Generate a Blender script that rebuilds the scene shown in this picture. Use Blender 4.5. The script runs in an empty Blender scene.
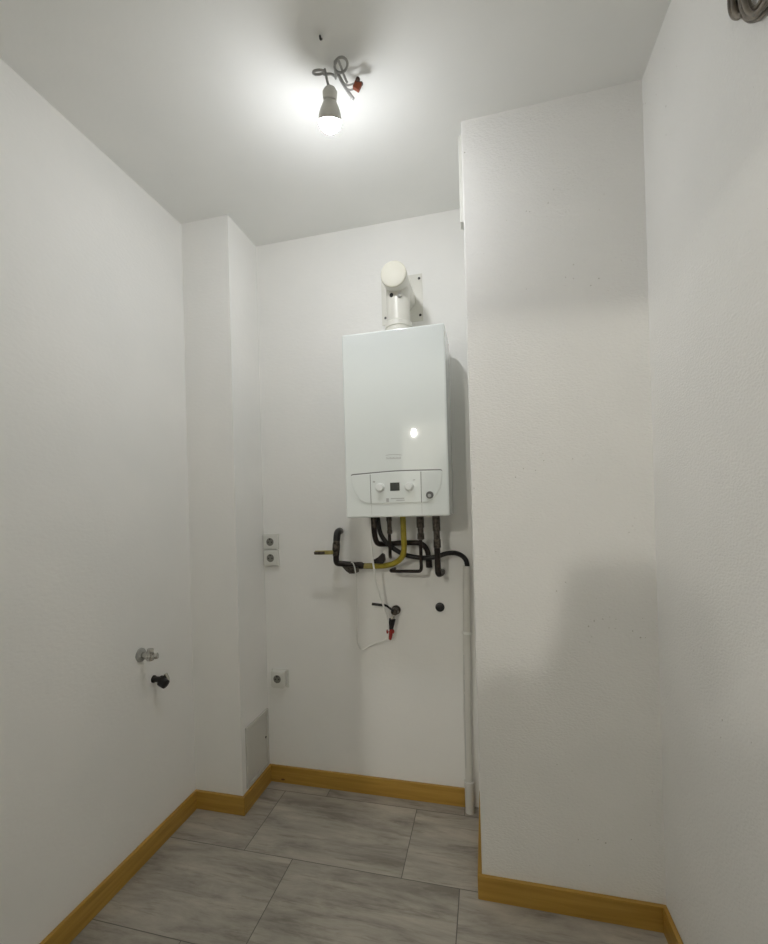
import bpy, bmesh, math, random
from mathutils import Vector, Matrix, noise
random.seed(4)
PI = math.pi
sc = bpy.context.scene
COL = sc.collection

# ------------------------------------------------------------------ camera
YAW, PITCH, ROLL, F = 0.2528, 0.0036, -0.0273, 458.07
CX, CY = 384 - 16.71, 472 + 33.16
CAMZ = 1.3548
_f = Vector((-math.sin(YAW)*math.cos(PITCH), math.cos(YAW)*math.cos(PITCH), math.sin(PITCH)))
_r0 = Vector((math.cos(YAW), math.sin(YAW), 0)); _u0 = _r0.cross(_f)
_r = math.cos(ROLL)*_r0 + math.sin(ROLL)*_u0
_u = -math.sin(ROLL)*_r0 + math.cos(ROLL)*_u0
cam = bpy.data.cameras.new('camera')
cam.sensor_fit = 'VERTICAL'; cam.sensor_height = 24.0
cam.lens = F/944*24.0
cam.shift_x = 16.71/944; cam.shift_y = 33.16/944
cam.clip_start = 0.01
co = bpy.data.objects.new('camera', cam); COL.objects.link(co)
co.matrix_world = Matrix(((_r.x, _u.x, -_f.x, 0), (_r.y, _u.y, -_f.y, 0), (_r.z, _u.z, -_f.z, CAMZ), (0, 0, 0, 1)))
sc.camera = co

def ray(px, py): return _f + (px-CX)/F*_r - (py-CY)/F*_u
def P(px, py, y):                       # point of the photograph at depth y (metres from the lens)
    d = ray(px, py)*1.0; d = d*(y/d.y); d.z += CAMZ; return d
def PX(px, py, x):
    d = ray(px, py)*1.0; d = d*(x/d.x); d.z += CAMZ; return d

# room dimensions (metres)
H = 2.682; XL = -1.3244; XP = -1.0844; YP = 1.8365; YB = 2.10
XC = -0.0470; YC = 1.6236; XR = 0.5148; BB = 0.081; TH = 0.0149
YF = -0.35; WT = 0.12                   # front wall with the doorway
DX0, DX1, DH = -0.702, 0.16, 2.097

# ------------------------------------------------------------------ materials
def mat(name, col, rough=0.5, metal=0.0, spec=0.5, coat=0.0):
    m = bpy.data.materials.new(name); m.use_nodes = True
    b = m.node_tree.nodes['Principled BSDF']
    b.inputs['Base Color'].default_value = (*col, 1)
    b.inputs['Roughness'].default_value = rough
    b.inputs['Metallic'].default_value = metal
    b.inputs['Specular IOR Level'].default_value = spec
    b.inputs['Coat Weight'].default_value = coat
    return m
def nodes(m): return m.node_tree.nodes, m.node_tree.links, m.node_tree.nodes['Principled BSDF']
def speckle(m, scale, lo, hi, stretch=(1, 1, 1), bump=0.0, dist=0.002, detail=6, bscale=None):
    """noise variation of the base colour between two colours, optional bump"""
    N, L, b = nodes(m)
    tc = N.new('ShaderNodeTexCoord'); mp = N.new('ShaderNodeMapping'); mp.inputs['Scale'].default_value = stretch
    L.new(tc.outputs['Object'], mp.inputs['Vector'])
    n = N.new('ShaderNodeTexNoise'); n.inputs['Scale'].default_value = scale; n.inputs['Detail'].default_value = detail
    L.new(mp.outputs[0], n.inputs['Vector'])
    r = N.new('ShaderNodeValToRGB'); r.color_ramp.elements[0].position = 0.3; r.color_ramp.elements[1].position = 0.7
    r.color_ramp.elements[0].color = (*lo, 1); r.color_ramp.elements[1].color = (*hi, 1)
    L.new(n.outputs['Fac'], r.inputs[0]); L.new(r.outputs[0], b.inputs['Base Color'])
    if bump:
        n2 = N.new('ShaderNodeTexNoise'); n2.inputs['Scale'].default_value = bscale or scale*3; n2.inputs['Detail'].default_value = 3
        L.new(mp.outputs[0], n2.inputs['Vector'])
        bp = N.new('ShaderNodeBump'); bp.inputs['Strength'].default_value = bump; bp.inputs['Distance'].default_value = dist
        L.new(n2.outputs['Fac'], bp.inputs['Height']); L.new(bp.outputs[0], b.inputs['Normal'])
    return m

def plaster(name, a, b_, scale, bump, dist, pits=0.0):
    m = mat(name, a, 0.75, spec=0.25)
    N, L, b = nodes(m)
    tc = N.new('ShaderNodeTexCoord')
    n = N.new('ShaderNodeTexNoise'); n.inputs['Scale'].default_value = 3.0; n.inputs['Detail'].default_value = 5
    L.new(tc.outputs['Object'], n.inputs['Vector'])
    r = N.new('ShaderNodeValToRGB'); r.color_ramp.elements[0].position = .35; r.color_ramp.elements[1].position = .65
    r.color_ramp.elements[0].color = (*a, 1); r.color_ramp.elements[1].color = (*b_, 1)
    L.new(n.outputs['Fac'], r.inputs[0])
    src = r.outputs[0]
    g = N.new('ShaderNodeTexNoise'); g.inputs['Scale'].default_value = scale; g.inputs['Detail'].default_value = 4
    mp = N.new('ShaderNodeMapping'); mp.inputs['Scale'].default_value = (1, 1, 1.7)
    L.new(tc.outputs['Object'], mp.inputs['Vector']); L.new(mp.outputs[0], g.inputs['Vector'])
    bp = N.new('ShaderNodeBump'); bp.inputs['Strength'].default_value = bump; bp.inputs['Distance'].default_value = dist
    L.new(g.outputs['Fac'], bp.inputs['Height'])
    nrm = bp.outputs[0]
    if pits:                             # small scattered pits and specks of the rough plaster
        v = N.new('ShaderNodeTexVoronoi'); v.inputs['Scale'].default_value = 42
        L.new(tc.outputs['Object'], v.inputs['Vector'])
        k = N.new('ShaderNodeTexNoise'); k.inputs['Scale'].default_value = 5
        L.new(tc.outputs['Object'], k.inputs['Vector'])
        kr = N.new('ShaderNodeMapRange'); kr.inputs['From Min'].default_value = .45; kr.inputs['From Max'].default_value = .75
        kr.inputs['To Min'].default_value = 0.0; kr.inputs['To Max'].default_value = .13
        L.new(k.outputs['Fac'], kr.inputs['Value'])
        lt = N.new('ShaderNodeMath'); lt.operation = 'LESS_THAN'
        L.new(v.outputs['Distance'], lt.inputs[0]); L.new(kr.outputs[0], lt.inputs[1])
        b2 = N.new('ShaderNodeBump'); b2.inputs['Strength'].default_value = pits; b2.inputs['Distance'].default_value = .004; b2.invert = True
        L.new(lt.outputs[0], b2.inputs['Height']); L.new(nrm, b2.inputs['Normal']); nrm = b2.outputs[0]
        dm = N.new('ShaderNodeMix'); dm.data_type = 'RGBA'; L.new(lt.outputs[0], dm.inputs['Factor']); L.new(src, dm.inputs['A']); dm.inputs['B'].default_value = (.56, .54, .50, 1); src = dm.outputs['Result']
    L.new(nrm, b.inputs['Normal']); L.new(src, b.inputs['Base Color'])
    return m

M = {}
M['wall'] = plaster('smooth_plaster', (.85, .847, .825), (.88, .872, .848), 55, .35, .002)
M['rough_wall'] = plaster('rough_plaster', (.84, .835, .815), (.87, .863, .843), 115, .6, .0035, .8)
M['ceiling'] = plaster('ceiling_paint', (.83, .835, .815), (.86, .86, .84), 40, .25, .002)
M['boiler'] = mat('boiler_enamel', (.775, .815, .80), .025, spec=.5)
M['boiler_trim'] = mat('boiler_plastic', (.76, .79, .775), .3)
M['seam'] = mat('seam_grey', (.16, .16, .155), .6)
M['print'] = mat('grey_print', (.46, .47, .46), .6)
M['display'] = mat('display_dark', (.035, .04, .036), .15)
M['flue'] = mat('flue_enamel', (.70, .69, .63), .35)
M['cap'] = mat('cap_cream', (.60, .585, .50), .5)
M['flue_dark'] = mat('port_dark', (.02, .02, .02), .5)
M['port_grey'] = mat('port_grey', (.36, .36, .34), .45)
M['plastic'] = mat('white_plastic', (.72, .72, .68), .35)
M['contact'] = mat('socket_recess', (.20, .195, .17), .5)
M['hole'] = mat('contact_hole', (.03, .028, .025), .6)
M['hatch'] = mat('hatch_paint', (.60, .59, .55), .45)
M['copper'] = speckle(mat('dark_pipe', (.05, .035, .03), .45, .3), 60, (.010, .007, .006), (.034, .023, .018), bump=.3, dist=.001)
M['fitting'] = speckle(mat('fitting_metal', (.2, .18, .15), .35, .8), 90, (.022, .018, .015), (.15, .13, .11), bump=.2, dist=.001)
M['black_rubber'] = mat('black_rubber', (.012, .011, .011), .45)
M['yellow'] = speckle(mat('yellow_gas', (.33, .27, .02), .45), 40, (.29, .23, .014), (.42, .34, .035))
M['yellow_old'] = speckle(mat('yellow_worn', (.42, .36, .12), .5), 40, (.27, .22, .05), (.42, .36, .13))
M['chrome'] = mat('chrome', (.55, .54, .51), .22, 1.0)
M['dark_metal'] = mat('dark_metal', (.05, .048, .045), .3, .8)
M['red'] = mat('red_plastic', (.32, .028, .02), .4)
M['cable_white'] = mat('white_cable', (.80, .80, .77), .4)
M['cable_grey'] = mat('grey_cable', (.36, .36, .345), .5)
M['coil'] = speckle(mat('taupe_cable', (.15, .125, .10), .45), 25, (.085, .070, .058), (.26, .225, .175))
M['pvc'] = mat('white_pvc', (.66, .65, .61), .35)
M['brown_red'] = mat('terminal_red', (.26, .065, .03), .5)
M['black_brown'] = mat('terminal_dark', (.06, .03, .025), .5)
M['skin'] = mat('skin', (.55, .33, .24), .5)
M['hair'] = speckle(mat('hair', (.03, .02, .015), .5), 60, (.015, .01, .008), (.05, .033, .02))
M['shirt'] = speckle(mat('grey_sweater', (.12, .13, .15), .8), 120, (.10, .11, .13), (.15, .16, .18))
M['jeans'] = speckle(mat('blue_jeans', (.05, .07, .12), .8), 150, (.04, .055, .10), (.07, .09, .15))
M['shoe'] = mat('black_shoe', (.02, .02, .02), .5)
M['phone'] = mat('phone_black', (.015, .015, .017), .15)
M['door_paint'] = mat('door_frame_paint', (.70, .69, .65), .4)
M['crack'] = mat('crack_line', (.42, .41, .38), .8)

def emit(name, col, s):
    m = bpy.data.materials.new(name); m.use_nodes = True
    N, L = m.node_tree.nodes, m.node_tree.links
    N.clear(); e = N.new('ShaderNodeEmission'); o = N.new('ShaderNodeOutputMaterial')
    e.inputs[0].default_value = (*col, 1); e.inputs[1].default_value = s
    L.new(e.outputs[0], o.inputs[0]); return m
BULB_R, HALL_R = .033, .022
M['bulb'] = emit('lit_bulb', (.985, 1.0, 1.025), 312)
M['hall_bulb'] = emit('lit_hall_bulb', (1.0, .965, .87), 2100)

# wood skirting: varnished pine, grain along the board (local X)
def wood(name, axis):
    m = mat(name, (.6, .36, .1), .38)
    N, L, b = nodes(m)
    tc = N.new('ShaderNodeTexCoord'); mp = N.new('ShaderNodeMapping')
    mp.inputs['Scale'].default_value = (1.3, 26, 26) if axis == 'x' else (26, 1.3, 26)
    L.new(tc.outputs['Object'], mp.inputs['Vector'])
    n = N.new('ShaderNodeTexNoise'); n.inputs['Scale'].default_value = 2.2; n.inputs['Detail'].default_value = 5; n.inputs['Distortion'].default_value = .6
    L.new(mp.outputs[0], n.inputs['Vector'])
    r = N.new('ShaderNodeValToRGB')
    r.color_ramp.elements[0].position = .25; r.color_ramp.elements[0].color = (.35, .195, .028, 1)
    r.color_ramp.elements[1].position = .75; r.color_ramp.elements[1].color = (.52, .315, .062, 1)
    L.new(n.outputs['Fac'], r.inputs[0]); L.new(r.outputs[0], b.inputs['Base Color'])
    return m
M['wood_x'] = wood('pine_x', 'x'); M['wood_y'] = wood('pine_y', 'y')
M['knot'] = mat('knot_brown', (.14, .06, .015), .5)

# floor: grey weathered laminate tiles, 635 x 390 mm
def floor_mat():
    m = mat('grey_tiles', (.3, .3, .28), .42, spec=.4)
    N, L, b = nodes(m)
    tc = N.new('ShaderNodeTexCoord')
    mp = N.new('ShaderNodeMapping'); mp.inputs['Location'].default_value = (.334 + .635*8, -1.64 + .39*9, 0)
    L.new(tc.outputs['Object'], mp.inputs['Vector'])
    br = N.new('ShaderNodeTexBrick'); br.offset = .672; br.offset_frequency = 2; br.squash_frequency = 1; br.squash = 1
    br.inputs['Scale'].default_value = 1; br.inputs['Mortar Size'].default_value = .0017; br.inputs['Mortar Smooth'].default_value = .25
    br.inputs['Brick Width'].default_value = .635; br.inputs['Row Height'].default_value = .39; br.inputs['Bias'].default_value = 0
    br.inputs['Color1'].default_value = (0, 0, 0, 1); br.inputs['Color2'].default_value = (1, 1, 1, 1); br.inputs['Mortar'].default_value = (.5, .5, .5, 1)
    L.new(mp.outputs[0], br.inputs['Vector'])
    # per-tile offset so that the streaks break at the joints
    sep = N.new('ShaderNodeVectorMath'); sep.operation = 'MULTIPLY_ADD'
    sep.inputs[1].default_value = (7.3, 3.1, 5.7)
    L.new(br.outputs['Color'], sep.inputs[0]); L.new(tc.outputs['Object'], sep.inputs[2])
    def streak(scale, sx, sy, detail, dist):
        q = N.new('ShaderNodeMapping'); q.inputs['Scale'].default_value = (sx, sy, 1)
        L.new(sep.outputs[0], q.inputs['Vector'])
        n = N.new('ShaderNodeTexNoise'); n.inputs['Scale'].default_value = scale; n.inputs['Detail'].default_value = detail
        n.inputs['Roughness'].default_value = .68; n.inputs['Distortion'].default_value = dist
        L.new(q.outputs[0], n.inputs['Vector']); return n
    a = streak(3.4, .8, 3.4, 10, .35); c = streak(7, .7, 5.5, 9, .25)
    r1 = N.new('ShaderNodeValToRGB')
    e = r1.color_ramp.elements
    e[0].position = .34; e[0].color = (.245, .225, .19, 1)
    e[1].position = .66; e[1].color = (.50, .465, .40, 1)
    x = e.new(.47); x.color = (.36, .332, .288, 1)
    L.new(a.outputs['Fac'], r1.inputs[0])
    r2 = N.new('ShaderNodeValToRGB')
    r2.color_ramp.elements[0].position = .30; r2.color_ramp.elements[0].color = (.50, .48, .45, 1)
    r2.color_ramp.elements[1].position = .47; r2.color_ramp.elements[1].color = (1, 1, 1, 1)
    L.new(c.outputs['Fac'], r2.inputs[0])
    mx = N.new('ShaderNodeMix'); mx.data_type = 'RGBA'; mx.blend_type = 'MULTIPLY'; mx.inputs['Factor'].default_value = .75
    L.new(r1.outputs[0], mx.inputs['A']); L.new(r2.outputs[0], mx.inputs['B'])
    mo = N.new('ShaderNodeMix'); mo.data_type = 'RGBA'
    L.new(br.outputs['Fac'], mo.inputs['Factor']); L.new(mx.outputs['Result'], mo.inputs['A']); mo.inputs['B'].default_value = (.13, .122, .108, 1)
    L.new(mo.outputs['Result'], b.inputs['Base Color'])
    bp = N.new('ShaderNodeBump'); bp.invert = True; bp.inputs['Strength'].default_value = .5; bp.inputs['Distance'].default_value = .002
    L.new(br.outputs['Fac'], bp.inputs['Height']); L.new(bp.outputs[0], b.inputs['Normal'])
    return m
M['floor'] = floor_mat()

# ------------------------------------------------------------------ mesh helpers
def V(*a): return Vector(a)
class MB:
    def __init__(self): self.bm = bmesh.new(); self.mi = 0
    def box(self, lo, hi, bevel=0.0, seg=2):
        t = bmesh.new()
        bmesh.ops.create_cube(t, size=1)
        for v in t.verts:
            v.co = Vector(((lo[0]+hi[0])/2 + v.co.x*(hi[0]-lo[0]), (lo[1]+hi[1])/2 + v.co.y*(hi[1]-lo[1]), (lo[2]+hi[2])/2 + v.co.z*(hi[2]-lo[2])))
        if bevel: bmesh.ops.bevel(t, geom=t.edges[:], offset=bevel, segments=seg, affect='EDGES', profile=.5)
        self._join(t); return self
    def _join(self, t):
        me = bpy.data.meshes.new('t'); 
        for f in t.faces: f.material_index = self.mi
        t.to_mesh(me); t.free(); self.bm.from_mesh(me); bpy.data.meshes.remove(me)
    def lathe(self, prof, origin, axis, n=28, cap=True):
        """prof: list of (distance along axis, radius)"""
        t = bmesh.new()
        ax = Vector(axis).normalized(); q = ax.to_track_quat('Z', 'Y'); rings = []
        for d, r in prof:
            if r < 1e-6: rings.append([t.verts.new(Vector(origin) + ax*d)])
            else: rings.append([t.verts.new(Vector(origin) + q @ Vector((r*math.cos(2*PI*i/n), r*math.sin(2*PI*i/n), d))) for i in range(n)])
        for a, b in zip(rings, rings[1:]):
            if len(a) == 1 and len(b) == 1: continue
            for i in range(n):
                j = (i+1) % n
                if len(a) == 1: t.faces.new((a[0], b[j], b[i]))
                elif len(b) == 1: t.faces.new((a[i], a[j], b[0]))
                else: t.faces.new((a[i], a[j], b[j], b[i]))
        if cap:
            for rg in (rings[0], rings[-1]):
                if len(rg) > 2: t.faces.new(rg)
        bmesh.ops.recalc_face_normals(t, faces=t.faces[:])
        self._join(t); return self
    def cyl(self, a, b, r, n=24, bevel=0.0):
        a = Vector(a); b = Vector(b); l = (b-a).length
        pr = [(0, r), (l, r)] if not bevel else [(0, r-bevel), (bevel*.3, r-bevel*.3), (bevel, r), (l-bevel, r), (l-bevel*.3, r-bevel*.3), (l, r-bevel)]
        return self.lathe(pr, a, b-a, n)
    def ball(self, c, r, n=24, sq=(1, 1, 1)):
        t = bmesh.new(); bmesh.ops.create_uvsphere(t, u_segments=n, v_segments=max(8, n//2), radius=r)
        for v in t.verts: v.co = Vector((v.co.x*sq[0], v.co.y*sq[1], v.co.z*sq[2])) + Vector(c)
        self._join(t); return self
    def tube(self, pts, r, n=12, smooth=True, sub=8, radii=None):
        pts = [Vector(p) for p in pts]; R = radii or [r]*len(pts)
        if smooth and len(pts) > 2:
            o = []; ro = []
            for i in range(len(pts)-1):
                p0 = pts[max(i-1, 0)]; p1 = pts[i]; p2 = pts[i+1]; p3 = pts[min(i+2, len(pts)-1)]
                for k in range(sub):
                    s = k/sub
                    o.append(.5*((2*p1) + (p2-p0)*s + (2*p0-5*p1+4*p2-p3)*s*s + (3*p1-p0-3*p2+p3)*s**3))
                    ro.append(R[i]*(1-s) + R[i+1]*s)
            o.append(pts[-1]); ro.append(R[-1]); pts, R = o, ro
        t = bmesh.new(); rings = []
        T = [(pts[min(i+1, len(pts)-1)] - pts[max(i-1, 0)]).normalized() for i in range(len(pts))]
        nrm = T[0].orthogonal().normalized()
        for i, p in enumerate(pts):
            nrm = (nrm - T[i]*nrm.dot(T[i])).normalized(); bi = T[i].cross(nrm)
            rings.append([t.verts.new(p + R[i]*(math.cos(2*PI*k/n)*nrm + math.sin(2*PI*k/n)*bi)) for k in range(n)])
        for a, b in zip(rings, rings[1:]):
            for k in range(n): t.faces.new((a[k], a[(k+1) % n], b[(k+1) % n], b[k]))
        t.faces.new(rings[0]); t.faces.new(rings[-1])
        bmesh.ops.recalc_face_normals(t, faces=t.faces[:])
        self._join(t); return self
    def prism(self, poly, y0, y1, bevel=0.0, seg=2):
        """poly: (x, z) outline, extruded from y0 (front) to y1"""
        t = bmesh.new()
        a = [t.verts.new((x, y0, z)) for x, z in poly]; b = [t.verts.new((x, y1, z)) for x, z in poly]
        f = t.faces.new(a); t.faces.new(b[::-1])
        for i in range(len(poly)):
            j = (i+1) % len(poly); t.faces.new((a[i], b[i], b[j], a[j]))
        bmesh.ops.recalc_face_normals(t, faces=t.faces[:])
        if bevel:
            ed = [e for e in t.edges if all(abs(v.co.y-y0) < 1e-7 for v in e.verts)]
            bmesh.ops.bevel(t, geom=ed, offset=bevel, segments=seg, affect='EDGES')
        self._join(t); return self
    def poly(self, pts):
        self.bm.faces.new([self.bm.verts.new(p) for p in pts]).material_index = self.mi; return self
    def build(self, name, m, parent=None, smooth=40):
        me = bpy.data.meshes.new(name)
        for mm in (m if isinstance(m, (list, tuple)) else [m]): me.materials.append(mm)
        self.bm.to_mesh(me); self.bm.free()
        o = bpy.data.objects.new(name, me); COL.objects.link(o)
        if parent is not None:
            o.parent = parent
            gp = parent; off = Vector()
            while gp is not None: off = off + gp.location; gp = gp.parent
            me.transform(Matrix.Translation(-off))
        if smooth:
            for p in me.polygons: p.use_smooth = True
            if len(me.polygons):
                me.set_sharp_from_angle(angle=math.radians(smooth))
                wn = o.modifiers.new('weighted_normal', 'WEIGHTED_NORMAL'); wn.keep_sharp = True; wn.weight = 90
        return o
    def build_at(self, name, m, loc, smooth=40):     # a single-mesh thing with its origin at loc
        o = self.build(name, m, None, smooth); o.data.transform(Matrix.Translation(-Vector(loc))); o.location = loc; return o
def tag(o, label, cat, group=None):
    o['label'] = label; o['category'] = cat
    if group: o['group'] = group
    return o
def thing(name, label, cat, loc=(0, 0, 0), group=None):
    o = bpy.data.objects.new(name, None); COL.objects.link(o); o.location = loc; o.empty_display_size = .05
    return tag(o, label, cat, group)
def struct(o): o['kind'] = 'structure'; return o

# ------------------------------------------------------------------ the setting
HX0, HX1, HY0 = -1.7, 1.1, -2.7
struct(MB().box((HX0, HY0, -.06), (XR+.12, YB+.12, 0)).build('floor', M['floor'], smooth=0))
struct(MB().box((XL-.12, YF-WT, H), (XR+.12, YB+.12, H+.1)).build('ceiling', M['ceiling'], smooth=0))
struct(MB().box((XL-.12, YF-WT, 0), (XL, YB+.12, H)).build('wall_left', M['wall'], smooth=0))
struct(MB().box((XL, YB, 0), (XR, YB+.12, H)).build('wall_back', M['wall'], smooth=0))
struct(MB().box((XR, YF-WT, 0), (XR+.12, YB+.12, H)).build('wall_right', M['rough_wall'], smooth=0))
struct(MB().box((XL, YP, 0), (XP, YB, H)).build('wall_back_left', M['wall'], smooth=0))
struct(MB().box((XC, YC, -.02), (XR+.02, YB+.02, H+.02), .006, 2).build('wall_back_right', M['rough_wall']))
struct(MB().box((XL, YF-WT, 0), (DX0, YF, H)).build('wall_front', M['wall'], smooth=0))
struct(MB().box((DX1, YF-WT, 0), (XR, YF, H)).build('wall_front_right', M['wall'], smooth=0))
struct(MB().box((DX0, YF-WT, DH), (DX1, YF, H)).build('wall_lintel', M['wall'], smooth=0))
# the hallway behind the doorway
struct(MB().box((HX0-.1, HY0-.1, H), (HX1, YF-WT, H+.1)).build('ceiling_hall', M['ceiling'], smooth=0))
struct(MB().box((HX0-.1, HY0-.1, 0), (HX0, YF-WT, H)).build('wall_hall_left', M['wall'], smooth=0))
struct(MB().box((XR+.12, HY0-.1, 0), (XR+.22, YF-WT, H)).build('wall_hall_right', M['wall'], smooth=0))
struct(MB().box((HX0, HY0-.1, 0), (XR+.12, HY0, H)).build('wall_hall_back', M['wall'], smooth=0))
# skirting boards
def board(name, lo, hi, axis):
    o = MB().box(lo, hi, .003, 2).build(name, M['wood_'+axis]); return struct(o)
board('baseboard_left', (XL, YF, 0), (XL+TH, YP-TH, BB), 'y')
board('baseboard_pillar_front', (XL, YP-TH, 0), (XP+TH, YP, BB), 'x')
board('baseboard_pillar_side', (XP, YP, 0), (XP+TH, YB-TH, BB), 'y')
bb = MB().box((XP, YB-TH, 0), (-.125, YB, BB), .003, 2)
bb.mi = 1; bb.ball((P(283, 779, YB-TH).x, YB-TH, P(283, 779.5, YB-TH).z), .006, 12, (1.7, .12, .8))
struct(bb.build('baseboard_back', [M['wood_x'], M['knot']]))
board('baseboard_column_side', (XC-TH, YC, 0), (XC, YB-.005, BB), 'y')
board('baseboard_column_front', (XC-TH, YC-TH, 0), (XR, YC, BB), 'x')
board('baseboard_right', (XR-TH, YF, 0), (XR, YC-TH, BB), 'y')
# door lining of the doorway behind the lens
d = MB()
d.box((DX0-.06, YF, 0), (DX0, YF+.012, DH+.06), .003); d.box((DX1, YF, 0), (DX1+.06, YF+.012, DH+.06), .003)
d.box((DX0, YF, DH), (DX1, YF+.012, DH+.06), .003)
struct(d.build('trim_1', M['door_paint']))

# ------------------------------------------------------------------ boiler
BX0, BX1 = -.5525, -.1355; BY0, BY1 = 1.79, 2.03
BZ0, BZ1 = CAMZ-.0435, CAMZ+.704
boiler = thing('boiler', 'white wall-hung gas boiler with a dial panel, under the round flue', 'boiler', ((BX0+BX1)/2, YB, BZ0))
MB().box((BX0+.012, BY1-.01, BZ0+.004), (BX1-.012, YB, BZ1-.006), .003).build('back_frame', M['boiler_trim'], boiler)
MB().box((BX0, BY0, BZ0), (BX1, BY1, BZ1), .007, 3).build('casing', M['boiler'], boiler)
def bp_(px, py): q = P(px, py, BY0); return (q.x, q.z)
def rounded(corners, n=8):
    """corners: ((x, z), radius); rounds each corner of an outline"""
    out = []
    for i, (c, r) in enumerate(corners):
        c = Vector(c); a = Vector(corners[i-1][0]); b = Vector(corners[(i+1) % len(corners)][0])
        if r <= 0: out.append(tuple(c)); continue
        p0 = c + (a-c).normalized()*r; p1 = c + (b-c).normalized()*r
        for k in range(n+1):
            s = k/n; out.append(tuple((1-s)**2*p0 + 2*s*(1-s)*c + s*s*p1))
    return out
# bowl-shaped control panel along the lower front
tl, tm, tr = bp_(350.5, 475.5), bp_(396, 471.2), bp_(442.8, 470.2)
r1 = bp_(441.5, 487); brc = bp_(431.5, 502.5); blc = bp_(362.5, 504.0); l1 = bp_(352.5, 489)
outline = rounded([(tl, .010), (tm, .06), (tr, .012), (r1, .03), (brc, .032), (blc, .036), (l1, .03)])
cxm = sum(p[0] for p in outline)/len(outline); czm = sum(p[1] for p in outline)/len(outline)
grow = [(cxm+(x-cxm)*.997, czm+(z-czm)*.985+.0052) for x, z in outline]
panel = MB().prism(outline, BY0-.0045, BY0+.004, .003, 3).build('control_panel', M['boiler'], boiler)
MB().prism(grow, BY0-.0006, BY0+.002).build('panel_groove_shade', M['seam'], panel)['label'] = 'dark groove strip above the control panel, its shade painted in'  # recess shading along the panel's top edge, put into a dark grey strip
for px0, py0, px1, py1 in ((370.4, 474.6, 371.4, 503.4), (421.0, 471.6, 421.6, 502.6)):
    a, b = bp_(px0, py0), bp_(px1, py1)
    MB().poly([(a[0]-.0012, BY0-.0049, a[1]), (a[0]+.0012, BY0-.0049, a[1]), (b[0]+.0012, BY0-.0049, b[1]), (b[0]-.0012, BY0-.0049, b[1])]).build('panel_seam', M['seam'], panel, 0)
a, b = bp_(390.2, 482.8), bp_(399.9, 490.6)
MB().box((a[0], BY0-.006, b[1]), (b[0], BY0-.003, a[1]), .0012).build('display', M['display'], panel)['label'] = 'dark display window'
for px, py in ((380.4, 487.6), (409.4, 486.6)):
    c = bp_(px, py)
    MB().lathe([(0, .0195), (.003, .0195), (.004, .0165), (.016, .0155), (.019, .0125), (.0195, 0)], (c[0], BY0-.004, c[1]), (0, -1, 0), 32).build('knob', M['boiler_trim'], panel)
c = bp_(430, 495)
g = MB().lathe([(0, .0145), (.005, .0145), (.006, .0120), (.0045, .0115)], (c[0], BY0-.004, c[1]), (0, -1, 0), 28, cap=True).build('pressure_gauge', M['seam'], panel)
g['label'] = 'small round dark gauge'
MB().lathe([(0, .0065), (.003, .0065), (.0035, 0)], (c[0]-.001, BY0-.0085, c[1]-.002), (0, -1, 0), 16).build('gauge_needle', M['print'], g)
def mark(px0, py0, px1, py1, y=BY0-.0052):
    a, b = bp_(px0, py0), bp_(px1, py1)
    mk.box((min(a[0], b[0]), y, min(a[1], b[1])), (max(a[0], b[0]), y+.001, max(a[1], b[1])))
for q_ in ((373.1, 481.1, 375.4, 482.6), (413.0, 479.6, 415.4, 480.3), (386.5, 498.3, 389.2, 502.0), (391, 498.2, 404.5, 498.7), (396.5, 500.0, 405, 500.5)):
    mk = MB(); mark(*q_); mk.build('printed_mark', M['print'], panel, 0)
mk = MB()
for i in range(13):                                   # small faint grey word mark under a thin arc
    x = 386.6 + i*1.12
    mark(x, 457.3 - i*.03 + (.5 if i % 3 else 0), x+.62, 459.1 - i*.03, BY0-.0006)
arc = [P(385.6+k*1.6, 455.4-.9*math.sin(PI*k/10)-.04*k, BY0-.0004) for k in range(11)]
em = mk.build('emblem', M['print'], boiler, 0)
MB().tube(arc, .0008, 6).build('arc', M['print'], em)
# faint vertical join of the front cover below the panel
for a, b in ((bp_(371.6, 504.5), bp_(372, 515)), (bp_(421.8, 503.6), bp_(422.3, 514))):
    MB().box((a[0]-.0006, BY0-.0004, b[1]), (a[0]+.0006, BY0+.001, a[1])).build('cover_seam', M['print'], boiler, 0)

# ------------------------------------------------------------------ flue
FX, FY = -.338, 1.925
cz = CAMZ+.945
flue = thing('flue_pipe', 'white round flue elbow running from the boiler top into the wall', 'flue', (FX, FY, BZ1))
MB().lathe([(0, .0495), (.215, .0495)], (FX, FY, BZ1), (0, 0, 1), 40).build('riser', M['flue'], flue)
MB().lathe([(0, .058), (.040, .058), (.042, .0535), (.050, .0535), (.052, .0575), (.070, .0575), (.076, .05)], (FX, FY, BZ1-.001), (0, 0, 1), 40).build('collar', M['flue'], flue)
t = MB().lathe([(0, .052), (.004, .0535), (.028, .0535), (.030, .0515), (.27, .0515)], (FX, 1.838, cz), (0, 1, 0), 44)
t.build('elbow', M['flue'], flue)
MB().lathe([(0, 0), (.0, .047), (.003, .0525), (.010, .0535), (.012, .0535)], (FX, 1.830, cz), (0, 1, 0), 44).build('end_cap', M['cap'], flue)['label'] = 'round cream cap closing the elbow'
def riserpt(px, py):
    d = ray(px, py); o = Vector((0, 0, CAMZ)); a = d.x**2+d.y**2; bq = -2*(d.x*FX+d.y*FY); c = FX**2+FY**2-.0495**2
    s = (-bq-math.sqrt(bq*bq-4*a*c))/(2*a); q = o+d*s; return q, Vector((q.x-FX, q.y-FY, 0)).normalized()
q, n_ = riserpt(391.5, 295.2)
MB().lathe([(0, .0085), (.004, .0085), (.004, 0)], q-n_*.002, n_, 16).build('test_port', M['flue_dark'], flue)['label'] = 'open black test hole'
q, n_ = riserpt(399.4, 295.8)
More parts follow.
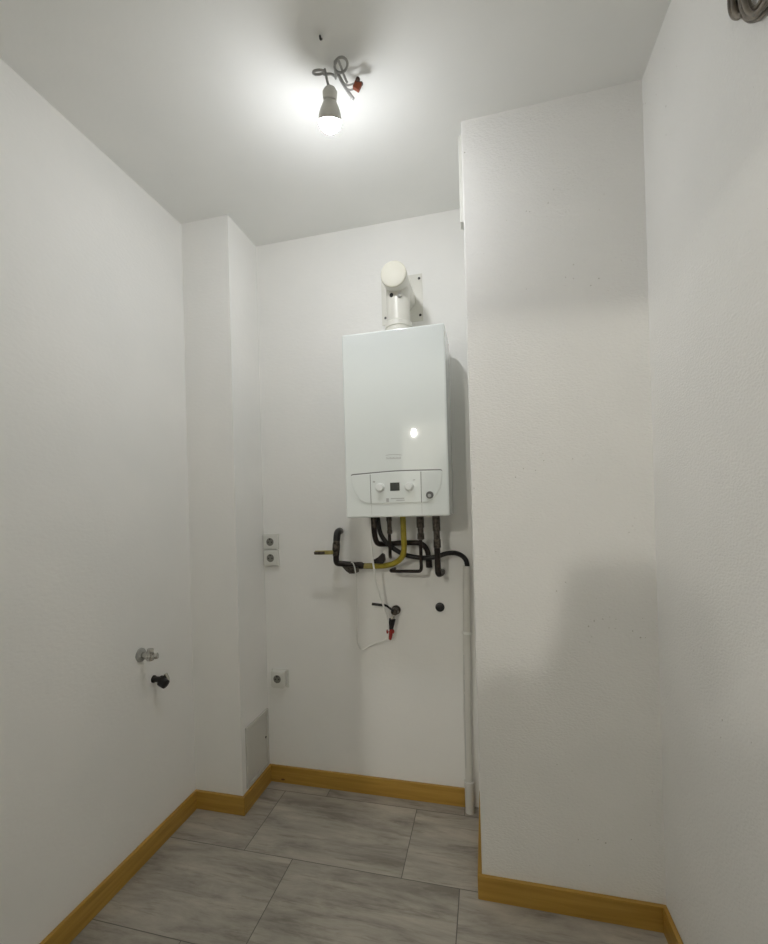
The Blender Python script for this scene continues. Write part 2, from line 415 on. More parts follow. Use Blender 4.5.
MB().lathe([(0, .0095), (.008, .0085), (.012, .006), (.012, 0)], q-n_*.002, n_, 16).build('test_port', M['port_grey'], flue)['label'] = 'grey plugged test port'
pl = MB().box((-.4455, YB-.004, CAMZ+.845), (-.2535, YB, CAMZ+1.062), .001).build('wall_plate', M['flue'], flue)
for px, py in ((419, 278.3), (420.3, 315), (384.4, 283), (385.5, 318)):
    q = P(px, py, YB-.004); MB().lathe([(0, .0062), (.003, .005), (.0035, 0)], (q.x, YB-.004, q.z), (0, -1, 0), 12).build('screw', M['dark_metal'], pl)

# ------------------------------------------------------------------ pipes under the boiler
TOPZ = BZ0-.0005
def path(pts): return [P(x, y, d) for x, y, d in pts]
def capz(pts): pts[0].z = TOPZ; return pts
pipes = 'pipes under the boiler'
def pnear(o, label, cat='pipe'): return tag(o, label, cat, pipes)
# 1 leftmost: insulated pipe that turns right and down
r = thing('heating_pipe', 'dark insulated pipe, leftmost under the boiler, bending right along the wall', 'pipe', P(374, 517, 1.95), pipes)
MB().tube(capz(path([(373.2, 516, 1.95), (374, 528, 1.95), (375.3, 538, 1.965), (378.5, 543.6, 2.0), (388, 544, 2.045), (400, 543, 2.055), (414, 542.8, 2.055), (421, 543.6, 2.055), (426.5, 549, 2.055), (428.6, 557, 2.055), (429, 566, 2.055)])), .0120, 14).build('pipe', M['copper'], r)
MB().lathe([(0, .017), (.018, .017), (.02, .0145), (.045, .0145), (.05, .011)], V(P(373.4, 518, 1.95).x, 1.95, TOPZ), (.03, 0, -1), 8).build('union_nut', M['fitting'], r)
MB().cyl(P(428.9, 560, 2.055), P(429.2, 567.5, 2.055), .0145, 14, .002).build('pipe_end', M['copper'], r)
# 2 thin straight pipe
r = thing('water_pipe', 'thin straight dark pipe hanging behind the yellow gas pipe', 'pipe', P(389, 517, 1.96), pipes)
MB().tube(capz(path([(389, 516, 1.96), (389.6, 540, 1.97), (390.0, 550, 1.975), (390.2, 556, 2.0), (390.3, 557, 2.06), (390.3, 557, 2.1)])), .0072, 12).build('pipe', M['copper'], r)
MB().lathe([(0, .013), (.02, .013), (.022, .0105), (.06, .0105), (.062, .012), (.075, .012), (.078, .0075)], V(P(389, 517, 1.96).x, 1.96, TOPZ), (.02, 0, -1), 6).build('union_nut', M['fitting'], r)
# 3 yellow gas pipe to the left
r = thing('gas_pipe', 'yellow gas pipe dropping from the boiler and curving left along the wall', 'pipe', P(403, 517, 1.94), pipes)
MB().tube(capz(path([(402.8, 516, 1.94), (403.6, 535, 1.95), (404, 548, 1.96), (402, 557, 1.98), (394.5, 563.2, 2.0), (384, 565.7, 2.02), (374, 566.2, 2.03), (364.2, 566, 2.03)])), .0125, 16).build('pipe', M['yellow'], r)
MB().tube(path([(372, 565.9, 2.03), (368, 566.0, 2.03), (364.0, 566, 2.03)]), .0135, 14).build('end_sleeve', M['yellow_old'], r)
kn = MB(); kn.prism([(P(a, b, 2.0).x, P(a, b, 2.0).z) for a, b in ((373.2, 560), (378.5, 557), (382, 553.4), (384.3, 554.5), (385, 560.5), (383, 563.4), (375, 563.2))], 1.985, 2.015, .004)
kn.build('valve_handle', M['copper'], r)['label'] = 'dark wedge-shaped handle lying on the yellow pipe'
# 4 pipe that makes a hook to the left
r = thing('water_pipe', 'dark pipe ending in a square hook turned left under the boiler', 'pipe', P(420, 517, 1.95), pipes)
MB().tube(capz(path([(420, 516, 1.95), (420.5, 540, 1.96), (421, 558, 1.97), (421.3, 567.6, 1.97), (420.2, 570.6, 1.97), (417, 571.3, 1.97), (405, 571.3, 1.98), (395, 571.2, 1.985), (391.3, 570.9, 1.99), (391.6, 570.0, 2.01), (394, 569, 2.06), (395.0, 568.5, 2.101)])), .0074, 12).build('pipe', M['copper'], r)
MB().lathe([(0, .0165), (.05, .0165), (.053, .013), (.075, .013), (.077, .0155), (.10, .0155), (.104, .008)], V(P(420, 517, 1.95).x, 1.95, TOPZ), (.012, 0, -1), 10).build('union_nut', M['fitting'], r)
# 5 rightmost thick pipe with an angle end
r = thing('heating_pipe', 'thick dark pipe with a knobbed end, rightmost under the boiler', 'pipe', P(436, 517, 1.94), pipes)
MB().tube(capz(path([(436, 516, 1.94), (436.6, 535, 1.95), (437.4, 555, 1.96), (438, 571, 1.965)])), .0132, 14).build('pipe', M['copper'], r)
MB().lathe([(0, .0165), (.065, .0165), (.067, .0135), (.1, .0135), (.102, .016), (.135, .016), (.138, .012)], V(P(436, 517, 1.94).x, 1.94, TOPZ), (.016, 0, -1), 10).build('union_nut', M['fitting'], r)
MB().tube(path([(437.9, 567.5, 1.965), (438.2, 572, 1.967), (439.2, 574, 1.985), (441.5, 573, 2.03), (442.3, 571.5, 2.10)]), .0135, 14).build('end_elbow', M['copper'], r)
# black condensate hose into the white drain pipe
h = MB().tube(capz(path([(377.5, 516, 2.0), (380, 532, 2.005), (386, 542, 2.01), (395, 549.5, 2.012), (406, 555, 2.013), (420, 557.6, 2.012), (434, 557.2, 2.013), (446, 553.6, 2.025), (455, 553.0, 2.045), (462, 555.8, 2.06), (466, 560.5, 2.06), (467.6, 568, 2.06)])), .0105, 14)
tag(h.build_at('drain_hose', M['black_rubber'], P(420, 557, 2.0)), 'black hose bending over into the top of the white drain pipe', 'hose')
# white drain pipe
dp0 = P(467.2, 566, 2.06); dpx = -.1035
dr = thing('drain_pipe', 'slim white plastic drain pipe standing in the corner beside the column', 'pipe', (dpx, 2.06, 0))
MB().tube([(dp0.x-.003, 2.06, dp0.z), (dpx, 2.06, CAMZ-.9), (dpx, 2.06, .12)], .0165, 20, False).build('tube', M['pvc'], dr)
MB().lathe([(0, .0195), (.11, .0195), (.112, .022), (.135, .022), (.138, .0165)], (dpx, 2.06, 0.0), (0, 0, 1), 24).build('socket_end', M['pvc'], dr)
q = P(468, 632.5, 2.06)
cl = MB().lathe([(-.006, .0185), (.006, .0185)], (q.x-.003, 2.06, q.z), (0, 0, 1), 24); cl.box((q.x-.028, 2.053, q.z-.006), (q.x-.012, 2.067, q.z+.006), .002); cl.box((q.x-.01, 2.07, q.z-.006), (q.x+.004, YB, q.z+.006))
cl.build('clip', M['cable_white'], dr)
dm = MB()
for y0, y1 in ((655, 675), (680, 692), (694, 712), (720, 768)):
    a, b = P(463.6+(y0-650)*.02, y0, 2.046), P(463.6+(y1-650)*.02, y1, 2.046); dm.tube([V(a.x, 2.0475, a.z), V(b.x, 2.0475, b.z)], .0013, 6, False)
dm.build('printed_line', M['print'], dr)['label'] = 'thin dark line printed down the pipe'

# gas inlet on the left
gi = thing('gas_valve', 'dark gas pipe bend with a yellow lever left of the boiler', 'valve', P(338, 532, YB))
MB().tube(path([(340, 531, 2.098), (339, 531.3, 2.05), (337.6, 532.8, 2.02), (336.9, 537, 2.012), (336.7, 541, 2.01)]), .0165, 16).build('wall_elbow', M['black_rubber'], gi)
MB().tube(path([(336.7, 540, 2.01), (336.3, 545, 2.01), (336.0, 550, 2.01), (336, 556, 2.01)]), .015, 16, radii=[.0145, .0175, .0175, .0145]).build('valve_body', M['fitting'], gi)['label'] = 'greyish valve body'
MB().tube(path([(336, 554, 2.01), (336.2, 560.5, 2.012), (337.4, 563, 2.015), (341, 563.6, 2.02), (350, 564.5, 2.03), (357, 565.2, 2.03), (364.6, 566, 2.03)]), .0135, 16).build('lower_bend', M['copper'], gi)
MB().lathe([(0, .0165), (.028, .0165), (.03, .014)], P(356.5, 565.4, 2.03), (1, 0, -.03), 8).build('union_nut', M['copper'], gi)
lv = MB().box((0, -.004, -.0095), (.088, .004, .0095), .003)
lo = lv.build('lever', M['yellow_old'], None); lo.parent = gi; lo.location = P(315, 552.8, 1.99) - gi.location; lo.rotation_euler = (0, -.02, 0)
MB().box((-.004, -.006, -.008), (.05, .006, .006), .003).build('lever_grip', M['fitting'], None).parent = lo
kk = MB().prism([(P(a, b, 2.02).x, P(a, b, 2.02).z) for a, b in ((343, 566), (358.5, 566.5), (358.3, 572), (355.5, 573), (350.5, 573.2), (347, 570.5))], 1.999, 2.03, .005)
kk.build('side_fitting', M['fitting'], gi)

# thin white control cables
c = MB().tube(capz(path([(369.6, 516, 1.93), (370.8, 535, 1.94), (372.4, 556, 1.95), (375.4, 578, 1.98), (380, 596, 2.01), (385, 610, 2.03), (387.6, 620, 2.04), (388.6, 631, 2.045)])), .0042, 8)
tag(c.build_at('thin_cable', M['cable_white'], P(372, 550, 1.95)), 'thin white cable hanging from the boiler down to the wall tap', 'cable')
c = MB().tube(path([(351.4, 562.5, 2.02), (352.6, 562.6, 2.0), (353.4, 564, 1.997), (355, 569, 1.992), (356.6, 583, 2.01), (356.8, 604, 2.03), (356.8, 625, 2.03), (357.3, 640, 2.065), (359.4, 647.2, 2.09), (363, 649.6, 2.097), (369, 646.8, 2.085), (376, 643.3, 2.06), (383.5, 640.6, 2.05), (389.6, 637.4, 2.05)]), .0030, 8)
tag(c.build_at('thin_cable', M['cable_white'], P(357, 600, 2.03)), 'thin white cable looping from the gas pipe down to the red tap end', 'cable')

# wall tap with black lever
tp = thing('wall_tap', 'small metal tap with a black lever and red outlet below the boiler', 'tap', P(394.7, 612, YB))
cc = P(394.7, 611.5, 2.06)
MB().lathe([(0, .021), (.012, .021), (.016, .016), (.055, .0155), (.06, .011)], (cc.x, YB, cc.z), (0, -1, 0), 20).build('body', M['fitting'], tp)
MB().tube(path([(394, 611, 2.05), (393.2, 617, 2.05), (392, 620.5, 2.05)]), .0095, 14).build('neck', M['chrome'], tp)
MB().tube(path([(392.3, 619, 2.05), (391.6, 624, 2.05), (391, 629.5, 2.05)]), .013, 14, radii=[.0155, .013, .0085]).build('nozzle', M['black_rubber'], tp)
MB().tube(path([(372, 604.0, 2.03), (381, 605, 2.03), (386, 605.6, 2.03), (389.5, 608, 2.035), (393.5, 611, 2.04)]), .0055, 10, radii=[.0062, .0062, .0045, .0045, .0055]).build('lever', M['black_rubber'], tp)
w = MB().tube(path([(391.2, 629, 2.05), (390.8, 634, 2.05), (390, 639.5, 2.05)]), .008, 12, radii=[.0095, .009, .0065])
w.ball(P(393.2, 631.5, 2.05), .006, 12, (1, 1, 1.6)); w.build('outlet', M['red'], tp)
w = MB().ball(P(387.4, 631.5, 2.045), .0052, 12, (1, 1, 1.9)); w.tube(path([(387.4, 631.5, 2.045), (391, 631.8, 2.05)]), .003, 8); w.build('wing', M['red'], tp)

# black capped stub
q = P(440, 607, YB)
tag(MB().lathe([(-.002, .0205), (.006, .0205), (.0075, .0165), (.02, .016), (.022, .011), (.022, 0)], (q.x, YB, q.z), (0, -1, 0), 24).build_at('pipe_stub', M['black_rubber'], (q.x, YB, q.z)),
    'small round black pipe plug in the wall left of the drain pipe', 'pipe plug')

# ------------------------------------------------------------------ power sockets
def insert(parent, cx, cz, y, s, sq=.066):
    i = MB().box((cx-sq/2, y-.004, cz-sq/2), (cx+sq/2, y+.002, cz+sq/2), .003).build('socket_insert', M['plastic'], parent)
    MB().lathe([(0, .0215), (.0005, .0215), (.0005, .0195), (-.012, .0185), (-.012, 0)], (cx, y-.0045, cz), (0, -1, 0), 28).build('rim', M['plastic'], i)
    rc = MB().lathe([(0, 0.0195), (.0012, .0195), (.0012, 0)], (cx, y-.0042, cz), (0, -1, 0), 28)
    rc.build('recess', M['contact'], i)
    hl = MB()
    for dx in (-.0095, .0095): hl.lathe([(0, .0033), (.001, .0033), (.001, 0)], (cx+dx, y-.0052, cz-.001), (0, -1, 0), 10)
    hl.box((cx-.003, y-.009, cz+.010), (cx+.003, y-.0045, cz+.018), .001)
    hl.build('contacts', M['hole'], i)
sx0, sx1 = -1.0815, -1.0005; z0, z1 = CAMZ-.281, CAMZ-.1215
so = thing('power_socket', 'white double power socket, one above the other, high in the corner', 'power socket', ((sx0+sx1)/2, YB, z0))
fr = MB()
fr.box((sx0, YB-.017, z0), (sx1, YB, (z0+z1)/2-.0008), .004, 3); fr.box((sx0, YB-.017, (z0+z1)/2+.0008), (sx1, YB, z1), .004, 3)
fr.build('frame', M['plastic'], so)
for zz in ((z0+z1)/2+.04, (z0+z1)/2-.04): insert(so, (sx0+sx1)/2, zz, YB-.016, .0)
c0 = P(278.8, 679, YB-.02); cx_, cz_ = c0.x, c0.z
s2 = thing('power_socket', 'single white power socket low on the wall, above the inspection hatch', 'power socket', (cx_, YB, cz_))
MB().box((cx_-.046, YB-.004, cz_-.046), (cx_+.046, YB, cz_+.044), .002).build('base_plate', M['plastic'], s2)
MB().prism(rounded([((cx_-.037, cz_+.041), .005), ((cx_+.037, cz_+.041), .005), ((cx_+.037, cz_-.042), .018), ((cx_-.037, cz_-.042), .018)]), YB-.034, YB-.002, .004, 3).build('housing', M['plastic'], s2)
insert(s2, cx_, cz_+.006, YB-.034, 0, .052)

# ------------------------------------------------------------------ inspection hatch on the pillar's side
hy0, hy1, hz0, hz1 = 1.868, 2.083, .092, CAMZ-.988
ha = thing('inspection_hatch', 'small grey-white square inspection hatch above the skirting on the pillar side', 'hatch', (XP, (hy0+hy1)/2, hz0))
f = MB(); fw = .018; x1 = XP+.009
f.box((XP, hy0, hz0), (x1, hy0+fw, hz1), .002); f.box((XP, hy1-fw, hz0), (x1, hy1, hz1), .002)
f.box((XP, hy0+fw, hz0), (x1, hy1-fw, hz0+fw), .002); f.box((XP, hy0+fw, hz1-fw), (x1, hy1-fw, hz1), .002)
f.build('frame', M['hatch'], ha)
dd = MB().box((XP, hy0+fw+.003, hz0+fw+.003), (XP+.006, hy1-fw-.003, hz1-fw-.003), .0015).build('door', M['hatch'], ha)
lk = PX(264.6, 737, XP)
MB().lathe([(0, .0055), (.003, .0055), (.003, 0)], (XP+.005, lk.y, lk.z), (1, 0, 0), 14).build('lock', M['hole'], dd)

# ------------------------------------------------------------------ two capped valves on the left wall
q = PX(140.5, 655, XL)
v1 = thing('water_valve', 'upper small chrome water connection on the left wall', 'valve', (XL, q.y, q.z))
MB().lathe([(-.002, .027), (.004, .027), (.009, .018), (.010, .012)], (XL, q.y, q.z), (1, 0, 0), 28).build('escutcheon', M['port_grey'], v1)
MB().lathe([(0, .011), (.022, .011), (.024, .016), (.036, .016), (.038, .013), (.05, .013)], (XL+.006, q.y, q.z), (1, 0, 0), 16).build('spout', M['chrome'], v1)
MB().tube([(XL+.045, q.y, q.z-.018), (XL+.045, q.y, q.z), (XL+.047, q.y, q.z+.026)], .012, 14, False, radii=[.0135, .0145, .012]).build('stem', M['chrome'], v1)
MB().lathe([(0, .010), (.012, .010), (.014, .012), (.024, .012)], (XL+.05, q.y, q.z-.004), (.9, .35, .12), 6).build('cap_nut', M['chrome'], v1)
q = PX(153.5, 679, XL)
v2 = thing('water_valve', 'lower water connection with a black cap on the left wall', 'valve', (XL, q.y, q.z))
MB().lathe([(-.002, .015), (.004, .015), (.008, .013), (.009, .0115)], (XL, q.y, q.z), (1, 0, 0), 28).build('escutcheon', M['dark_metal'], v2)
MB().lathe([(0, .0115), (.03, .0115), (.032, .0165), (.044, .0165), (.046, .012)], (XL+.004, q.y, q.z), (1, 0, 0), 16).build('spout', M['dark_metal'], v2)
MB().lathe([(0, .0185), (.014, .0195), (.028, .018), (.031, .012), (.031, 0)], (XL+.034, q.y, q.z-.006), (.9, -.1, -.35), 20).build('cap', M['black_rubber'], v2)['label'] = 'black rubber cap'
MB().tube([(XL+.048, q.y+.012, q.z+.02), (XL+.054, q.y+.016, q.z), (XL+.056, q.y+.014, q.z-.016)], .0075, 10).build('clip', M['chrome'], v2)

# ------------------------------------------------------------------ white cover on the column's side near the ceiling
ca = P(460.5, 138, 1.665); cb = P(461, 225.5, 1.665)
cv = thing('wall_cover', 'slim white cover strip high on the left side of the column', 'cover', (XC, 1.67, cb.z))
MB().box((XC-.006, 1.645, cb.z), (XC, 1.700, ca.z), .002).build('backing', M['plastic'], cv)
MB().box((XC-.0125, 1.648, cb.z+.002), (XC-.004, 1.696, ca.z-.002), .003, 3).build('lid', M['plastic'], cv)

# ------------------------------------------------------------------ coil of cable at the top of the right wall
coil = thing('cable_coil', 'coil of taupe cable hanging on the right wall at the top', 'cable', (XR, 0.98, 2.25))
h0 = PX(748, -66, XR)
hk = MB().cyl((XR, h0.y, h0.z), (XR-.04, h0.y, h0.z+.004), .004, 10).build('hook', M['dark_metal'], coil)
LOOPS = [   # outlines of the six turns as they hang on the wall
    [(729, -60), (727.4, -20), (726.6, 6), (728.6, 17.5), (732.6, 21.2), (737, 18.6), (738.5, 4), (741, -25), (745, -60), (738, -72)],
    [(732, -60), (730.8, -20), (730.2, 4), (731.8, 15.5), (735, 19), (739.2, 16), (740.6, 2), (743, -25), (747, -60), (740, -74)],
    [(737, -62), (737.0, -20), (737.8, 4), (740, 14), (745, 20.6), (751.5, 20), (758.5, 12.5), (766, 1), (775, -25), (772, -62), (752, -78)],
    [(740, -62), (740.4, -20), (741.2, 3), (744, 13), (749, 17.5), (755, 15), (760, 8), (768, -6), (774, -30), (766, -60), (750, -75)],
    [(742, -62), (743.4, -20), (744.4, 2), (747.5, 10), (751, 12.2), (755.6, 8), (761, -2), (767, -18), (770, -36), (762, -62), (750, -72)],
    [(735, -64), (735.4, -20), (736.0, 7), (739.5, 17.5), (746, 23.4), (754, 22.6), (762, 16), (770, 5), (781, -18), (782, -58), (756, -80)],
]
for k, lp in enumerate(LOOPS):
    x_ = XR-.0075-[.0, .009, .009, .018, .009, .0][k]
    pts = [PX(a+3.2, b-3.5, x_) for a, b in lp]; pts.append(pts[0].copy())
    MB().tube(pts, .0043, 10, sub=6).build('loop', M['coil'], coil)

# ------------------------------------------------------------------ lit bulb hanging by its cable from the ceiling
bc = ray(330, 120)*1.36; bc.z += CAMZ
LAMP_TILT = Vector((.028, -.07, .17)).normalized()
lamp = thing('ceiling_light', 'lit bare light bulb hanging from the ceiling on loose grey cable', 'light', (bc.x, bc.y, H))
blb = MB().lathe([(-BULB_R, 0)] + [(-BULB_R*math.cos(a), BULB_R*math.sin(a)) for a in [math.radians(86)*k/12 for k in range(1, 13)]], bc, LAMP_TILT, 32, cap=False)
blb.build('bulb', M['bulb'], lamp)['label'] = 'glowing round bulb'
MB().lathe([(-.0032, BULB_R*.985), (-.0018, BULB_R*1.012), (.002, BULB_R*1.01), (.012, BULB_R*.99), (.024, .029), (.040, .0205), (.046, .0165), (.0465, 0)], bc, LAMP_TILT, 32).build('bulb_base', M['plastic'], lamp)
MB().lathe([(.046, .0155), (.048, .0205), (.066, .0215), (.076, .014), (.08, .006)], bc, LAMP_TILT, 24).build('lamp_holder', M['plastic'], lamp)
def CEIL(px, py, dz): 
    d = ray(px, py)*1.0; d = d*((H-dz-CAMZ)/d.z); d.z += CAMZ; return d
ht = bc + LAMP_TILT*.078
ex = CEIL(336, 73, 0)
def ring(px, py, dz, rad, turns=1.2, ph=0):
    c = CEIL(px, py, dz); return [c + Vector((math.cos(ph+a)*rad, math.sin(ph+a)*rad*.8, .006*math.sin(a)-.004*k/10)) for k, a in enumerate([2*PI*turns*i/18 for i in range(19)])]
cb_ = MB()
cb_.tube([ht, ht+Vector((-.01, .015, .02))] + ring(319, 71, .045, .018, 1.1, .2) + [CEIL(331, 74, .03), ex+Vector((0, 0, -.012)), ex], .0036, 8, sub=4)
cb_.tube([ex, ex+Vector((.0, -.004, -.02))] + ring(341, 64, .035, .019, 1.15, 3.6) + [CEIL(345, 78, .04), CEIL(347.5, 83, .045)], .0036, 8, sub=4)
cb_.build('cable', M['cable_grey'], lamp)
cb_ = MB(); cb_.tube([ex, CEIL(338, 73, .02), CEIL(341, 80, .04), CEIL(347, 90, .05), CEIL(353.5, 99, .055)], .0048, 8)
cb_.build('cut_cable', M['cable_grey'], lamp)
MB().tube([CEIL(351, 98.5, .056), CEIL(353.5, 101.5, .057)], .0035, 8, False).build('cable_tip', M['cable_white'], lamp)['label'] = 'bare white end of the cut cable'
wr = MB(); wr.tube([CEIL(340, 76, .03), CEIL(344, 83, .045), CEIL(348, 85.2, .05), CEIL(354, 83.5, .052)], .0025, 8)
wr.tube([CEIL(346, 88, .049), CEIL(350, 90, .05), CEIL(355, 88.5, .052)], .0025, 8); wr.build('wire', M['cable_grey'], lamp)
t = MB().box((-.011, -.009, -.011), (.011, .009, .011), .003).build('terminal_block', M['brown_red'], None); t.parent = lamp
t.location = CEIL(357.3, 86, .052) - lamp.location; t.rotation_euler = (.3, .5, .4)
c1 = MB().lathe([(0, .006), (.016, .006), (.018, .004)], (0, 0, 0), (.2, .5, .4), 10).build('screw_cap', M['black_brown'], None); c1.parent = t; c1.location = (.002, -.006, .004)
c2 = MB().ball((0, 0, 0), .007, 12, (1, 1, .9)).build('screw_cap', M['black_brown'], None); c2.parent = t; c2.location = (-.004, -.010, .011)
MB().tube([CEIL(320, 36, 0), CEIL(320, 36.5, .012), CEIL(320.6, 39, .018), CEIL(321.6, 39, .012)], .0032, 8).build('ceiling_hook', M['dark_metal'], lamp)

# ------------------------------------------------------------------ hallway lamp and the photographer in the doorway (behind the lens)
hb = Vector((-.752, -1.5, CAMZ+.798))
hl = thing('pendant_light', 'lit bare bulb on a cord in the hallway behind the doorway', 'light', (hb.x, hb.y, H))
MB().lathe([(-HALL_R, 0)] + [(-HALL_R*math.cos(a), HALL_R*math.sin(a)) for a in [PI*k/16 for k in range(1, 13)]] + [(.03, .012), (.05, .0115)], hb, (0, 0, 1), 28).build('bulb', M['hall_bulb'], hl)
MB().lathe([(.046, .015), (.05, .0205), (.10, .0215), (.112, .012)], hb, (0, 0, 1), 24).build('lamp_holder', M['plastic'], hl)
MB().tube([hb+Vector((0, 0, .11)), (hb.x, hb.y, H)], .0035, 8, False).build('cord', M['cable_white'], hl)
MB().lathe([(0, .045), (.02, .04), (.03, .01)], (hb.x, hb.y, H), (0, 0, -1), 24).build('ceiling_rose', M['plastic'], hl)

def skin(name, verts, edges, radii, m, parent, root=0, sub=2):
    me = bpy.data.meshes.new(name); me.from_pydata([tuple(v) for v in verts], edges, [])
    me.materials.append(m)
    o = bpy.data.objects.new(name, me); COL.objects.link(o); o.parent = parent
    mod = o.modifiers.new('skin', 'SKIN'); mod.use_smooth_shade = True
    lay = me.skin_vertices[0] if me.skin_vertices else None
    if lay is None:
        bpy.context.view_layer.objects.active = o; lay = me.skin_vertices[0]
    for i, r in enumerate(radii):
        lay.data[i].radius = (r if isinstance(r, tuple) else (r, r)); lay.data[i].use_root = (i == root)
    s = o.modifiers.new('subdivision', 'SUBSURF'); s.levels = sub; s.render_levels = sub
    return o
PXc, PYc = -.345, -.44
per = thing('person', 'person in a grey sweater and jeans holding up a phone in the doorway', 'person', (PXc, PYc, 0))
# skeleton in local metres (x right, y forward, z up)
J = {}
def j(n, p, r): J[n] = (Vector(p), r)
j('pelvis', (0, 0, .96), (.155, .11)); j('waist', (0, .0, 1.10), (.135, .095)); j('chest', (0, .005, 1.30), (.165, .115)); j('upper', (0, .0, 1.49), (.13, .095))
j('neck', (0, .015, 1.57), (.058, .058)); j('jaw', (0, .045, 1.62), (.062, .075)); j('head', (0, .035, 1.695), (.074, .092)); j('crown', (0, .02, 1.755), (.055, .068))
j('nose', (0, .135, 1.655), (.010, .012))
for s_, n in ((-1, 'l'), (1, 'r')):
    j('sh'+n, (-.105, .10, 1.57) if n == 'l' else (.165, -.07, 1.53), (.075, .075))
    j('hip'+n, (s_*.095, 0, .90), (.095, .095)); j('knee'+n, (s_*.105, .02, .50), (.06, .062)); j('calf'+n, (s_*.108, -.01, .33), (.055, .058)); j('ank'+n, (s_*.11, -.02, .085), (.036, .04)); j('toe'+n, (s_*.125, .14, .035), (.042, .03))
# arms reach forward to the phone near the lens at local (0.30, 0.42, 1.30)
ph = Vector((0.345, .415, 1.30))
j('elbl', (-.085, .26, 1.29), (.045, .045)); j('wril', (.205, .30, 1.27), (.028, .026)); j('paml', (.28, .36, 1.275), (.034, .018))
j('elbr', (.33, .12, 1.24), (.045, .045)); j('wrir', (.43, .30, 1.25), (.028, .026)); j('pamr', (.41, .37, 1.28), (.034, .018))
names = list(J)
E_ = [('pelvis', 'waist'), ('waist', 'chest'), ('chest', 'upper'), ('upper', 'neck'), ('neck', 'jaw'), ('jaw', 'head'), ('head', 'crown'), ('jaw', 'nose')]
for n in 'lr': E_ += [('upper', 'sh'+n), ('sh'+n, 'elb'+n), ('elb'+n, 'wri'+n), ('wri'+n, 'pam'+n), ('pelvis', 'hip'+n), ('hip'+n, 'knee'+n), ('knee'+n, 'calf'+n), ('calf'+n, 'ank'+n), ('ank'+n, 'toe'+n)]
for s_, n in ((1, 'l'), (-1, 'r')):          # five fingers closing round the phone's edges
    pm = J['pam'+n][0]
    for k, (dz, ln) in enumerate(((.030, .062), (.011, .070), (-.009, .066), (-.028, .052))):
        a = pm + Vector((s_*.020, .020, dz)); b = a + Vector((s_*.012, .032*ln/.07, 0)); c2 = b + Vector((s_*.028*ln/.07, .012, 0))
        for i_, (p_, r_) in enumerate(((a, .0095), (b, .0088), (c2, .0075))): j('f%s%d%d' % (n, k, i_), p_, (r_, r_))
        E_ += [('pam'+n, 'f%s%d0' % (n, k)), ('f%s%d0' % (n, k), 'f%s%d1' % (n, k)), ('f%s%d1' % (n, k), 'f%s%d2' % (n, k))]
    a = pm + Vector((s_*.012, -.012, .035)); b = a + Vector((s_*.028, .0, .018))
    j('t%s0' % n, a, (.011, .011)); j('t%s1' % n, b, (.009, .009)); E_ += [('wri'+n, 't%s0' % n), ('t%s0' % n, 't%s1' % n)]
names = list(J); ix = {n: i for i, n in enumerate(names)}
skin('body', [J[n][0] for n in names], [(ix[a], ix[b]) for a, b in E_], [tuple(x*(.82 if n[:4] in ('pelv', 'wais', 'ches', 'uppe', 'shl', 'shr', 'hipl', 'hipr', 'knee', 'calf', 'elbl', 'elbr') else 1) for x in J[n][1]) for n in names], M['skin'], per)
def cloth(name, sel, m, extra, over={}):
    ed = [(a, b) for a, b in E_ if a in sel and b in sel]; ii = {n: i for i, n in enumerate(sel)}
    skin(name, [over.get(n, J[n][0]) for n in sel], [(ii[a], ii[b]) for a, b in ed], [(.085, .075) if (n == 'pelvis' and 'hipl' in sel) else tuple(x+extra for x in J[n][1]) for n in sel], m, per)
cloth('sweater', ['waist', 'chest', 'upper', 'shl', 'shr', 'elbl', 'elbr', 'wril', 'wrir', 'pelvis'], M['shirt'], .016,
      {'wril': J['wril'][0].lerp(J['elbl'][0], .12), 'wrir': J['wrir'][0].lerp(J['elbr'][0], .12)})
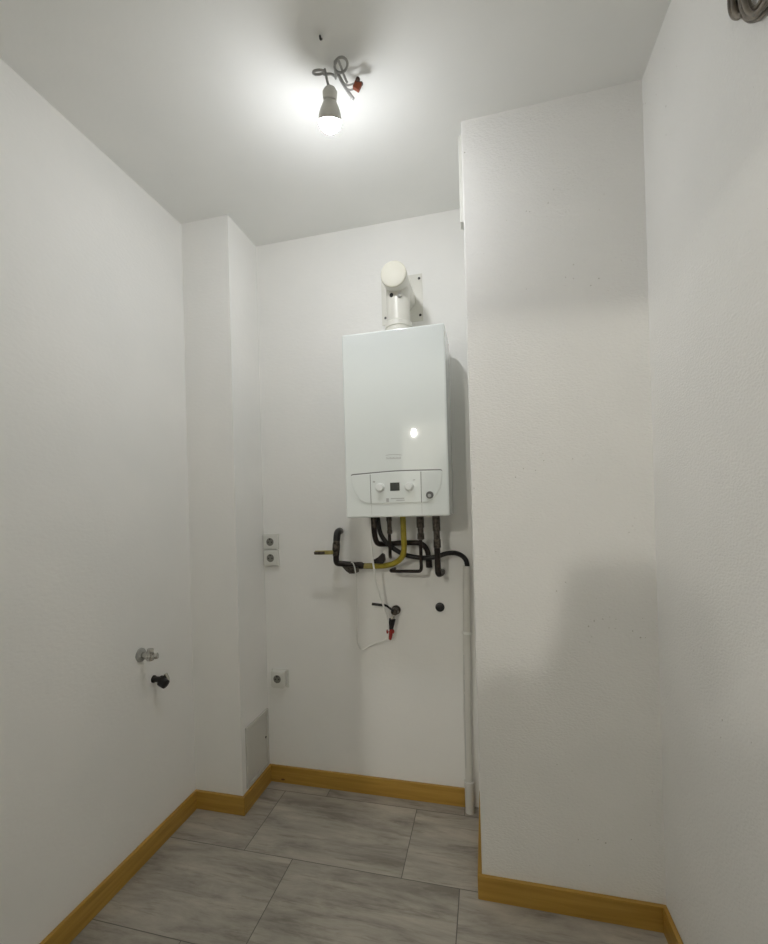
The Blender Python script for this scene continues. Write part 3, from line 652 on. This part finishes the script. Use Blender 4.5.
cloth('trousers', ['pelvis', 'hipl', 'hipr', 'kneel', 'kneer', 'calfl', 'calfr', 'ankl', 'ankr'], M['jeans'], .012)
for s_ in (-1, 1):
    sh_ = MB().prism(rounded([((-.045, 0.0), .004), ((.045, 0.0), .004), ((.04, .06), .03), ((-.04, .06), .03)]), -.08, .19, .012).build('shoe', M['shoe'], None)
    sh_.parent = per; sh_.location = (s_*.118, -.01, 0)
hr = bmesh.new(); bmesh.ops.create_uvsphere(hr, u_segments=28, v_segments=18, radius=1)
for v in hr.verts:
    n_ = v.co.copy(); k = 1+.03*noise.noise(n_*4)
    v.co = Vector((n_.x*.086*k, n_.y*.104*k+.018, n_.z*.098*k+1.715))
bmesh.ops.delete(hr, geom=[v for v in hr.verts if v.co.z < 1.70-.55*max(-.12, -.10-v.co.y) - (.0 if v.co.y > .0 else .05) + max(0, v.co.y-.05)*.5], context='VERTS')
hb2 = MB(); hb2._join(hr); hb2.build('hair', M['hair'], None).parent = per
for s_ in (-1, 1): MB().ball((s_*.03, .118, 1.685), .011, 12).build('eye', M['hole'], None).parent = per
for s_ in (-1, 1): MB().ball((s_*.078, .03, 1.67), .028, 12, (.35, .6, 1)).build('ear', M['skin'], None).parent = per
phn = thing('phone', 'black phone held upright by the person in the doorway', 'phone', (0, -.020, CAMZ-.06))
MB().box((-.037, -.026, CAMZ-.140), (.037, -.017, CAMZ+.016), .004, 3).build('phone_body', M['phone'], phn)
MB().lathe([(0, .007), (.003, .007), (.003, 0)], (0, -.017, CAMZ), (0, 1, 0), 20).build('lens', M['display'], phn)

# ------------------------------------------------------------------ world and view
wd = bpy.data.worlds.new('world'); sc.world = wd; wd.use_nodes = True
wd.node_tree.nodes['Background'].inputs[0].default_value = (.02, .02, .02, 1)
wd.node_tree.nodes['Background'].inputs[1].default_value = 0.0
sc.view_settings.view_transform = 'Standard'; sc.view_settings.look = 'None'
sc.view_settings.gamma = 1; sc.view_settings.use_curve_mapping = False
sc.view_settings.exposure = 0.0
sc.cycles.max_bounces = 12; sc.cycles.diffuse_bounces = 8
